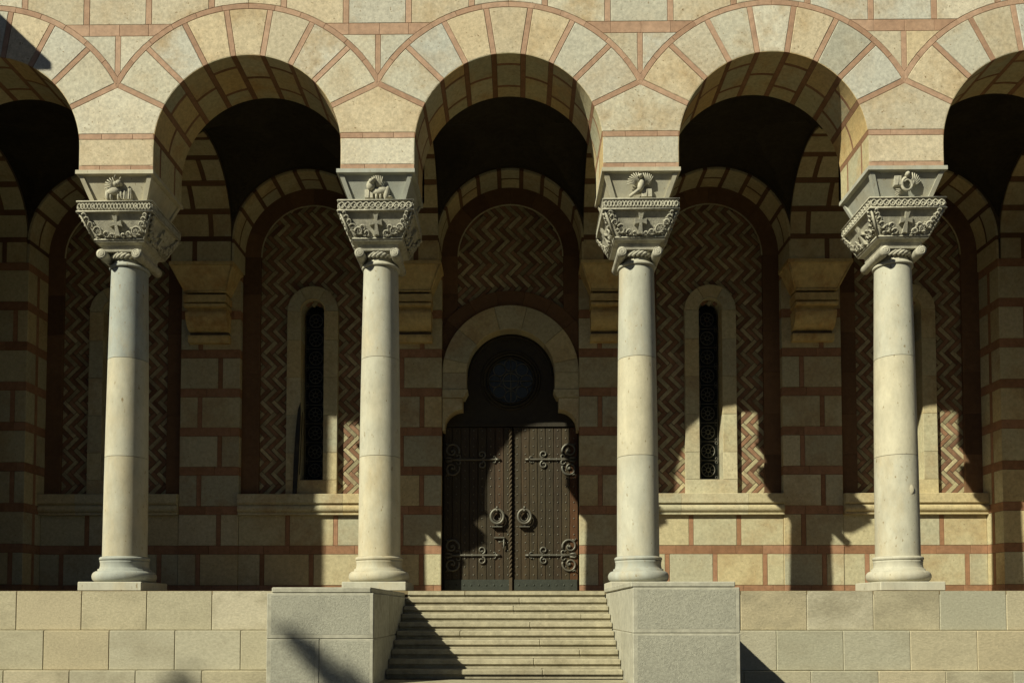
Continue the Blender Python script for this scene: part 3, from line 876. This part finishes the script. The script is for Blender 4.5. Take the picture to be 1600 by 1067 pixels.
    mb = MB(); mb.add([(xc-.3,5.19,2.4), (xc+.3,5.19,2.4), (xc+.3,5.19,6.8), (xc-.3,5.19,6.8)], [(0,1,2,3)], M_GLASS); mb.build('glass', win)
    mb = MB(); yg = 5.13
    for sg in (-1, 1): mb.tube([(xc+sg*.225, yg, 2.63), (xc+sg*.225, yg, 6.42)], .011, M_IRON, 5)
    mb.tube([(xc+.225*math.cos(PI*t/16), yg, 6.42+.225*math.sin(PI*t/16)) for t in range(17)], .011, M_IRON, 5)
    z = 2.64; k = 0
    while z < 6.45:
        mb.tube([(xc-.225, yg, z), (xc+.225, yg, z)], .009, M_IRON, 4)
        zc_ = z+.215
        if zc_ < 6.5:
            mb.tube([(xc+.15*math.cos(2*PI*t/20), yg, zc_+.15*math.sin(2*PI*t/20)) for t in range(20)], .010, M_IRON, 5, closed=True)
            mb.tube([(xc+.05*math.cos(2*PI*t/10), yg-.01, zc_+.05*math.sin(2*PI*t/10)) for t in range(10)], .012, M_IRON, 5, closed=True)
            for q in range(8):
                a = PI/4*q; mb.tube([(xc+.06*math.cos(a), yg, zc_+.06*math.sin(a)), (xc+.145*math.cos(a), yg, zc_+.145*math.sin(a))], .007, M_IRON, 4)
            for sx in (-1, 1):
                for sz in (-1, 1):
                    mb.tube([(xc+sx*.19+.03*math.cos(2*PI*t/8), yg, zc_+sz*.175+.03*math.sin(2*PI*t/8)) for t in range(8)], .007, M_IRON, 4, closed=True)
        z += .43; k += 1
    mb.build('grille', win)

mb = MB(); mb.box((-14, 5.32, -2), (13.7, 9.0, ZT-.01), M_MORTAR)        # church body
mb.box((-14, .05, -1.9), (-13.85, 5.3, ZT-.01), M_CREAM); mb.box((13.55, .05, -1.9), (13.7, 5.3, ZT-.01), M_CREAM)
mb.box((-13.84, .1, 0.004), (-12.3, 1.2, 7.15), M_CREAM); mb.box((12.05, .1, 0.004), (13.5, 1.2, 7.15), M_CREAM)
mb.box((-13.85, YF, 7.25), (13.5, 5.31, 7.3), M_MORTAR) if False else None
mb.build('nave_wall', church)

# ------------------------------------------------------------ corbels under the vault arches
for i in range(0, 6):
    a, b = PIERS[i]; c = (a+b)/2; y = YP
    if i in (0, 5): continue
    mb = MB(); T = (rnd.choice([.42, .5, .35]), rnd.random(), rnd.random())
    def prism(pr, h0, h1=None, m=M_CORB):
        # pr: (projection, z) from top to bottom, half width h
        n = len(pr)
        vs = []
        for sgn in (-1, 1):
            for k, (p, z) in enumerate(pr):
                h = h0 if h1 is None else h0 + (h1-h0)*(pr[0][1]-z)/(pr[0][1]-pr[-1][1])
                vs.append((c + sgn*h, y-p, z))
            vs.append((c + sgn*(h0 if h1 is None else h1), y+.05, pr[-1][1])); vs.append((c + sgn*h0, y+.05, pr[0][1]))
        n += 2
        fs = [(j, (j+1) % n, n+(j+1) % n, n+j) for j in range(n)] + [list(range(n))[::-1], [n+j for j in range(n)]]
        mb.add(vs, fs, m, T)
    prism([(.66,7.242), (.66,7.165)], .70)
    prism([(.63,7.16), (.36,6.69), (.36,6.665)], .675, .455)
    for sg in (-1, 1):       # raised edge of the sloping block
        mb.tube([(c+sg*.668, y-.635, 7.155), (c+sg*.455, y-.365, 6.685)], .022, M_CORB, 5, T)
    mb.tube([(c-.455, y-.37, 6.68), (c+.455, y-.37, 6.68)], .024, M_CORB, 5, T)
    prism([(.31,6.66), (.31,6.60)], .41, m=M_MORTAR)  # mortar-dark recess bands: shade between the mouldings put into the colour
    prism([(.40,6.60), (.40,6.45), (.385,6.44)], .47)
    prism([(.30,6.438), (.30,6.40)], .43, m=M_MORTAR)
    prism([(.42,6.40), (.43,6.375), (.42,6.335)], .462)
    prism([(.27,6.333), (.27,6.252)], .425)
    prism([(.33 - .0*t, 6.248) for t in (0,)] + [(.33*math.cos(R_(a)) + .02, 6.248 - .40*math.sin(R_(a))) for a in range(8, 75, 11)], .455, .445)
    prism([(.09,5.85), (.09,5.78)], .43, m=M_MORTAR)
    prism([(.16,5.778), (.165,5.72), (.13,5.62)], .455)
    mb.build('corbel', church)

# ------------------------------------------------------------ door
c = -.145; hb = 1.53; YD = 4.72; ZD = 4.98
mb = MB(); F = facing(YD); RO, RI = 1.525, .985
ang = [0, 14, 42, 72, 108, 138, 166, 180]
ang = [0, 12, 40, 76, 104, 140, 168, 180]
for k in range(len(ang)-1):
    a0, a1 = R_(ang[k]), R_(ang[k+1])
    inn = [(c + RI*math.cos(a0+(a1-a0)*t/8), ZD + RI*math.sin(a0+(a1-a0)*t/8)) for t in range(9)]
    out = [(c + RO*math.cos(a0+(a1-a0)*t/8), ZD + RO*math.sin(a0+(a1-a0)*t/8)) for t in range(9)]
    mb.stone(out + inn[::-1], M_BCREAM, F, depth=.3, gap=.003)
    mb.patch(a0*RI, a1*RI, .008, .46, M_BCREAM, soffit_map(c, RI, ZD, YD, 0), nu=8, depth=.03, gap=.001)
for sg in (-1, 1):
    def pl(p, Yo=0, dp=.42, gap=.003):
        mb.stone([(c + sg*x, z) for x, z in p], M_BCREAM, facing(YD+Yo), depth=dp, gap=gap)
    pl([(RO,ZD-.002), (RI,ZD-.002), (RI,4.60), (RO,4.60)])
    pl([(RO,4.598), (RI-.03,4.598), (RI-.03,4.56), (RI+.05,4.41), (RO,4.41)], -.03)
    pl([(RO,4.408), (RI+.085,4.408), (RI+.085,4.15)] + [(1.07 + .40*math.cos(R_(a)), 3.75 + .40*math.sin(R_(a))) for a in range(90, -1, -10)] + [(1.47, 3.68), (RO, 3.68)])
ds = mb.build('door_surround', church)
mb = MB(); F = facing(4.80)
n = 9
for k in range(n):
    a0, a1 = PI*k/n, PI*(k+1)/n
    p = [(c + 1.88*math.cos(a0+(a1-a0)*t/6), ZD + 1.88*math.sin(a0+(a1-a0)*t/6)) for t in range(7)] + \
        [(c + 1.50*math.cos(a0+(a1-a0)*t/6), ZD + 1.50*math.sin(a0+(a1-a0)*t/6)) for t in range(6, -1, -1)]
    p = clip(p, 1, 0, c+1.528); p = clip(p, -1, 0, -(c-1.528)) if p else p
    if len(p) >= 3: mb.stone(p, M_REDB, F, depth=.1, gap=.002, ch=.003)
mb.build('relieving_arch', church)
# timber: fixed head with a round light, two leaves
mb = MB(); YL = 5.10
N = 64; cz = 4.90; rc = .60
outer = [(c-1.56, 3.86), (c+1.56, 3.86), (c+1.56, 6.2), (c-1.56, 6.2)]
def on_rect(a):
    dx, dz = math.cos(a), math.sin(a); t = 1e9
    if dx > 1e-9: t = min(t, 1.56/dx)
    if dx < -1e-9: t = min(t, -1.56/dx)
    if dz > 1e-9: t = min(t, (6.2-cz)/dz)
    if dz < -1e-9: t = min(t, (3.86-cz)/dz)
    return (c + dx*t, cz + dz*t)
vs = []
for k in range(N):
    a = 2*PI*k/N; o = on_rect(a); vs += [(o[0], YL, o[1]), (c + rc*math.cos(a), YL, cz + rc*math.sin(a)), (c + rc*math.cos(a), YL+.08, cz + rc*math.sin(a))]
fs = []
for k in range(N):
    j = (k+1) % N; fs += [(3*k, 3*j, 3*j+1, 3*k+1), (3*k+1, 3*j+1, 3*j+2, 3*k+2)]
mb.add(vs, fs, M_HEAD, (.3,.3,.3))
for r, t_ in ((rc+.06, .03), (rc-.0, .035), (rc-.07, .02)):
    mb.tube([(c + r*math.cos(2*PI*k/48), YL-.01, cz + r*math.sin(2*PI*k/48)) for k in range(48)], t_, M_HEAD, 8, (.3,.3,.3), closed=True)
mb.box((c-1.55, YL-.04, 3.84), (c+1.55, YL+.05, 3.93), M_HEAD)
mb.tube([(c+.93*math.cos(PI*t/40), YL-.01, ZD + .93*math.sin(PI*t/40)) for t in range(41)], .025, M_HEAD, 6)
door = mb.build('door', church)
mb = MB()
mb.lathe([(.0,0), (.56,0)], 0, 0, M_GLASS, 40) if False else None
mb.add([(c + .60*math.cos(2*PI*k/48), YL+.06, cz + .60*math.sin(2*PI*k/48)) for k in range(48)], [list(range(48))], M_RGLASS)
mb.build('round_window', door)
mb = MB(); mb.tube([(c, YL+.03, cz-.55), (c, YL+.03, cz+.55)], .010, M_IRON, 5); mb.tube([(c-.55, YL+.03, cz), (c+.55, YL+.03, cz)], .010, M_IRON, 5)
for k in range(8):
    a = PI/4*k
    mb.tube([(c + .36*math.cos(a) + .14*math.cos(2*PI*t/16), YL+.03, cz + .36*math.sin(a) + .14*math.sin(2*PI*t/16)) for t in range(16)], .010, M_IRON, 5, closed=True)
mb.tube([(c + .18*math.cos(2*PI*t/20), YL+.03, cz + .18*math.sin(2*PI*t/20)) for t in range(20)], .010, M_IRON, 5, closed=True)
mb.build('tracery', door)
xs0, xm, xs1 = c-1.52, -.10, c+1.52
for sg, (xa, xb) in ((-1, (xs0, xm-.012)), (1, (xm+.012, xs1))):
    mb = MB(); n = 8; wd = (xb-xa)/n
    mb.box((xa, YL+.035, .03), (xb, YL+.10, 3.835), M_WOOD)
    for k in range(n):
        x0, x1 = xa+wd*k, xa+wd*(k+1)
        T = (rnd.uniform(0, .7), rnd.random(), rnd.random())
        if sg > 0 and k == n-1: T = (1.0, .4, .4)
        mb.box((x0+.004, YL, .035), (x1-.004, YL+.04, 3.83), M_WOOD, T, .008)
        z = .48 + (.0 if k % 2 else .0)
        while z < 3.8:
            mb.ell(((x0+x1)/2, YL-.002, z), (.017, .014, .017), M_IRON, 0, 8); z += .182
    leaf = mb.build('leaf', door)
    mb = MB(); mb.box((xa+.02, YL-.02, .12), (xb-.02, YL-.001, .375), M_PLATE, None, .008)
    k = xa+.12
    while k < xb-.05: mb.ell((k, YL-.022, .25), (.022, .014, .022), M_PLATE, 0, 8); k += .17
    mb.build('kick_plate', door)
    # strap hinges with scrolls
    for zh in (3.09, .92):
        mb = MB(); x_in = xb-.03 if sg > 0 else xa+.03; x_out = xm + sg*.28
        s = -sg       # from the jamb towards the middle
        def P(d, dz, lift=.0): return (x_in + s*d, YL-.02-lift, zh+dz)
        Lh = abs(x_in-x_out)
        mb.tube([P(0,0), P(.3,0), P(.5,0), P(Lh-.28,0), P(Lh-.1,0), P(Lh,0)], .028, M_IRON, 6)
        mb.tube([P(Lh-.1,0), P(Lh,0)], .04, M_IRON, 6, r2=.006)
        def scroll(d, dz, r, a0, a1, turns_in=.45, th=.022, n=26):
            th *= 1.2
            pts = []
            for t in range(n+1):
                q = t/n; a = R_(a0 + (a1-a0)*q); rr = r*(1 - turns_in*q**1.3)
                pts.append(P(d + rr*math.cos(a), dz + rr*math.sin(a)))
            mb.tube(pts, th, M_IRON, 6, r2=th*.7)
        for u in (-1, 1):
            scroll(.16, u*.20, .17, u*-20, u*420, .80, .024)
            scroll(.30, u*.07, .06, u*-120, u*170, .5, .018)
            scroll(Lh-.42, u*.115, .085, u*-80, u*330, .75, .02)
            scroll(Lh-.14, u*.045, .04, u*-120, u*150, .5, .014)
            mb.tube([P(.02, u*.38), P(.05, u*.33), P(.10, u*.36)], .016, M_IRON, 5)
            mb.tube([P(.0, u*.0), P(.05, u*.05), P(.16, u*.03)], .022, M_IRON, 5)
        for d in (.45, .62): mb.tube([P(d, -.035, .01), P(d, .035, .01)], .014, M_IRON, 5)
        mb.ell(P(.16, .20, .01), (.035, .02, .035), M_IRON); mb.ell(P(.16, -.20, .01), (.035, .02, .035), M_IRON)
        mb.build('strap_hinge', door)
    # ring handle
    mb = MB(); hx = -.45 if sg < 0 else .165; hz = 1.79
    mb.tube([(hx + .145*math.cos(2*PI*t/28), YL-.10, hz + .16*math.sin(2*PI*t/28)) for t in range(28)], .032, M_IRON, 8, closed=True)
    mb.tube([(hx + .09*math.cos(2*PI*t/28), YL-.08, hz + .105*math.sin(2*PI*t/28)) for t in range(28)], .014, M_IRON, 6, closed=True)
    mb.tube([(hx, YL, hz+.13), (hx, YL-.13, hz+.14)], .035, M_IRON, 8); mb.ell((hx, YL-.12, hz+.20), (.03, .03, .035), M_IRON)
    mb.box((hx-.02, YL-.10, hz-.24), (hx+.02, YL, hz-.13), M_IRON); mb.box((hx-.12, YL-.11, hz-.245), (hx+.12, YL+.01, hz-.215), M_IRON, None, .006)
    mb.build('ring_handle', door)
mb = MB(); mb.box((-.52, YL-.08, 1.30), (-.28, YL, 1.335), M_IRON, None, .006); mb.tube([(-.30, YL, 1.30), (-.30, YL-.06, 1.27), (-.30, YL-.07, 1.12), (-.31, YL-.05, 1.06)], .018, M_IRON)
mb.tube([(-.33, YL-.0, 1.25), (-.33, YL-.06, 1.22), (-.42, YL-.09, 1.22)], .016, M_IRON)
mb.build('latch', door)
mb = MB()          # twisted cover strip between the leaves
T = (.6, .4, .4)
for s0 in (0, PI):
    mb.tube([(-.15 + .022*math.cos(s0 + t*.8), YL-.045 + .022*math.sin(s0 + t*.8), .42 + t*.0255) for t in range(133)], .021, M_STRIP, 6, T)
mb.box((-.185, YL-.06, .12), (-.115, YL, .42), M_STRIP)
mb.build('rope_moulding', door)

# ------------------------------------------------------------ porch floor
mb = MB()
y = -.05
rows = [-.05, .9, 1.8, 2.7, 3.6, 4.6, 5.3]
for k in range(len(rows)-1):
    x = -13.85 + (k % 2)*.5
    while x < 13.5:
        x2 = min(13.55, x+1.07)
        mb.stone([(x, rows[k]), (x2, rows[k]), (x2, rows[k+1]), (x, rows[k+1])], M_FLOOR, lambda u, v, w_: (u, v, 0.0-w_), depth=.06); x = x2
mb.box((-13.85, .0, -1.2), (13.55, 5.3, -.02), M_MORTAR)
mb.build('porch_floor', church)

# ------------------------------------------------------------ terrace walls either side of the stairs
def terrace(x0, x1, label, seed, ph):
    t = thing('terrace_wall', label, 'wall')
    zs = [0.0, -.655, -1.31, -1.96]; yf = [-.05, -.13, -.21]
    global rnd
    for k in range(3):
        mb = MB()
        x = x0; j = math.floor((x0-ph[k])/1.09)*1.09 + ph[k]; e = [x0]
        while j < x1-.12:
            if j > x0+.12: e.append(j)
            j += 1.09
        e.append(x1)
        for a, b in zip(e[:-1], e[1:]):
            # chamfered block with arris
            mb.box((a+.002, yf[k], zs[k+1]+.003), (b-.002, .4 if k else .02, zs[k] - (.001 if k else .0)), M_GRAN, None, .011)
        mb.box((x0+.02, yf[k]+.012, zs[k+1]), (x1-.02, .6, zs[k]-.03), M_JOINT)
        mb.build('course', t)
    return t
terrace(-14.0, -3.20, 'coursed hammered stone terrace wall left of the stairs, under two columns', 1, [-7.25, -7.83, -7.35])
terrace(2.835, 13.7, 'coursed hammered stone terrace wall right of the stairs, with a darker grey block', 2, [3.69, 4.25, 4.78])

# cheek blocks
def cheek(x0, x1, ztop, label, cop, joints, inner):
    t = thing('stair_block', label, 'stair block', group=None)
    mb = MB(); T = rt(); yb = -.075
    mb.box((cop[0], -3.40, ztop-.072), (cop[1], yb, ztop), M_GREYS, T, .012)
    mb.build('coping', t)
    z1 = ztop-.075; zm = ztop-.655
    def blocks(za, zb, cuts, ycut=-2.05):
        mb = MB()
        e = [x0] + cuts + [x1]
        for a, b in zip(e[:-1], e[1:]):
            T = rt()
            mb.box((a+.0015, -3.40, za+.0015), (b-.0015, ycut-.006, zb), M_GREYS, T, .009)
            # hammered field inside a smooth margin
            m = .055; mp = facing(-3.4018)
            mb.stone([(a+m, za+m), (b-m, za+m), (b-m, zb-m*.5), (a+m, zb-m*.5)], M_GREY, mp, depth=.01, gap=0, ch=.002, tint=T)
        mb.box((x0+.003, ycut+.006, za+.003), (x1-.003, yb, zb), M_GREYS, None, .012)
        mb.box((x0+.01, -3.388, za), (x1-.02, yb-.05, zb-.02), M_JOINT)
        return mb.build('block_course', t)
    blocks(zm, z1, []); blocks(zm-.70, zm-.001, joints); blocks(-1.96, zm-.704, [])
    return t
cheek(-3.185, -1.822, -.036, 'grey granite block flanking the stairs on the left', (-3.125, -1.858), [-2.51], 1)
cheek(1.462, 2.818, .036, 'grey granite block flanking the stairs on the right, its stair side sunlit', (1.44, 2.762), [], -1)

# stairs
st = thing('entrance_stairs', 'flight of pale stone steps climbing to the church door between two granite blocks', 'stairs')
H, TR = .127, .262
for k in range(10):
    mb = MB(); y1 = -.05 - TR*k; z1 = -H*k
    cut = rnd.uniform(-.9, .6) if k not in (3, 7) else (1.0 if k == 3 else .9)
    x0, x1 = -1.818, 1.458
    if k == 0: z1 = -.0015
    for a, b in ((x0, cut), (cut, x1)):
        T = rt()
        mb.box((a+.0015, y1-.0, z1-.075), (b-.0015, y1+TR+.03 if k else y1+.3, z1), M_STEP, T, .010)    # nosing slab
        mb.box((a+.0015, y1+.035, z1-H+.0005), (b-.0015, y1+TR+.03 if k else y1+.3, z1-.078), M_STEP, T)
    mb.build('step', st)
mb = MB(); mb.box((-1.818, -3.9, -1.96), (1.458, -.05-TR*9.5, -H*10), M_STEP, None, .01)
mb.box((-1.8, -2.3, -1.95), (1.44, -.0, -1.28), M_MORTAR); mb.build('landing', st)
mb = MB(); mb.box((-1.818, -4.3, -1.96), (1.458, -3.904, -1.61), M_STEP, None, .01); mb.build('step', st)

# ------------------------------------------------------------ ground
mb = MB(); mb.add([(-600,-600,-1.95), (600,-600,-1.95), (600,600,-1.95), (-600,600,-1.95)], [(0,1,2,3)], M_GROUND)
mb.build('ground', kind='structure')

# ------------------------------------------------------------ side wing of the church, left of the picture, whose eaves shade the left arch
mb = MB()
wing = thing('side_wing', 'projecting stone side wing left of the arcade with overhanging eaves', 'building')
coursed(mb, side_map(-12.15, 1), -2.6, -.1, -1.9, 11.7, cream=M_CREAM, red=M_PINK)
coursed(mb, facing(-2.6), -18, -12.15, -1.9, 11.7, cream=M_CREAM, red=M_PINK)
mb.box((-18, -2.57, -1.96), (-12.18, -.05, 11.72), M_MORTAR); mb.build('wall', wing)
mb = MB(); mb.box((-18.2, -2.74, 11.735), (-10.93, -.02, 11.86), M_ROOF); mb.build('roof', wing)

# ------------------------------------------------------------ narrow dark board leaning by the window
mb = MB()
pts = [(-4.985, 2.262), (-4.895, 2.262), (-4.862, 3.0), (-4.835, 4.0), (-4.845, 4.33), (-4.90, 4.15), (-4.945, 3.6), (-4.97, 3.0)]
n = len(pts); lean = lambda z: 4.66 + .075*(z-2.262)/2.1
mb.add([(x, lean(z), z) for x, z in pts] + [(x, lean(z)+.025, z) for x, z in pts],
       [list(range(n)), [n+k for k in range(n)][::-1]] + [(k, n+k, n+(k+1) % n, (k+1) % n) for k in range(n)], M_BLACK)
mb.tube([(-4.845, 4.72, 2.7), (-4.80, 4.735, 4.1)], .010, M_BLACK, 5)
mb.build('board', label='narrow dark pointed board standing on the window sill left of the door', cat='board')

# ------------------------------------------------------------ trees behind the viewer: their tips shade the foot of the steps
class Path:
    def __init__(s, pts): s.p = [Vector(q) for q in pts]; s.l = [(s.p[i+1]-s.p[i]).length for i in range(len(pts)-1)]; s.t = sum(s.l)
    def lerp(s, _, q):
        d = max(0, min(1, q))*s.t
        for i, l in enumerate(s.l):
            if d <= l or i == len(s.l)-1: return s.p[i].lerp(s.p[i+1], d/l)
            d -= l
def tree(name, tip, h, rad, label, lean=(0, 0), seed=1):
    r = random.Random(seed); top = Vector(tip)
    base = Path([(tip[0]-lean[0], tip[1]-lean[1], -1.95), (tip[0]-lean[0], tip[1]-lean[1], tip[2]-2.6+.4*(lean[0] == 0)), (tip[0]-lean[0]*.55, tip[1]-lean[1]*.5, tip[2]-1.1), tip])
    t = thing(name, label, 'tree')
    mb = MB(); mb.tube([base.lerp(top, q) for q in (0, .15, .4, .7, .97)], .28, M_BARK, 10, r2=.03)
    for k in range(26):
        q = .2 + .7*k/26; p = base.lerp(top, q); a = r.uniform(0, 2*PI); l = rad*(1-q)*1.3
        mb.tube([p, p + Vector((math.cos(a)*l*.6, math.sin(a)*l*.6, .3)), p + Vector((math.cos(a)*l, math.sin(a)*l, .5))], .05, M_BARK, 5, r2=.01)
    mb.build('trunk', t)
    mb = MB()
    for k in range(5200):
        q = 1 - r.random()**.6*.86; p = base.lerp(top, q)
        l = rad*min(1.0, .10 + (1.0-q)*4.5)*math.sqrt(r.random())*(1 + .25*math.sin(q*40))
        a = r.uniform(0, 2*PI); p = p + Vector((math.cos(a)*l, math.sin(a)*l, r.uniform(-.2, .15)))
        s = r.uniform(.07, .15); u = Vector((r.gauss(0,1), r.gauss(0,1), r.gauss(0,1))).normalized(); v = u.orthogonal().normalized()
        mb.add([p-u*s, p+v*s*.5, p+u*s, p-v*s*.5], [(0,1,2,3)], M_LEAF)
    mb.build('crown', t)
def back(p, d): return (p[0] - 1.08*d, p[1] - d, p[2] + 1.03*d)
tree('conifer_tree', back((-5.4, -.3, -1.10), 17), 16, 1.3, 'slender dark conifer standing in front of the terrace, far left', (0, 0), 3)
tree('conifer_tree', back((-2.92, -3.4, -.66), 15), 14, .55, 'slender conifer with a bent tip in front of the left stair block', (-2.5, 0), 5)

for k in range(16):  # unseen tree row, added to cut light from the low sky
    r = random.Random(100+k); x = -62 + 8.2*k + r.uniform(-1.5, 1.5); y = -44 + r.uniform(-3, 3); h = r.uniform(21, 26)
    t = thing('sky_screen_tree', 'broad leafy tree added out of view to cut the low sky light', 'tree', group='added trees screening the low sky')
    mb = MB(); mb.tube([(x, y, -1.95), (x+.2, y, 2), (x, y+.2, h*.6)], .35, M_BARK, 8, r2=.12)
    for q in range(8):
        a = q*.8; mb.tube([(x, y, 1.5+q*.6), (x+2.4*math.cos(a), y+2.4*math.sin(a), 4+q*.8)], .1, M_BARK, 5, r2=.03)
    mb.build('trunk', t)
    mb = MB()
    for q in range(1500):
        u = Vector((r.gauss(0,1), r.gauss(0,1), r.gauss(0,1))).normalized()
        d = (.55 + .45*r.random()**.5)*(1 + .18*math.sin(5*u.x+k)*math.cos(4*u.z))
        p = Vector((x, y, -1.5+h*.55)) + Vector((u.x*5.6*d, u.y*4*d, u.z*h*.47*d))
        if p.z < -1.2: continue
        sz = r.uniform(.35, .7); a = Vector((r.gauss(0,1), r.gauss(0,1), r.gauss(0,1))).normalized(); b = a.orthogonal().normalized()
        mb.add([p-a*sz, p+b*sz*.6, p+a*sz, p-b*sz*.6], [(0,1,2,3)], M_LEAF)
    mb.build('crown', t)
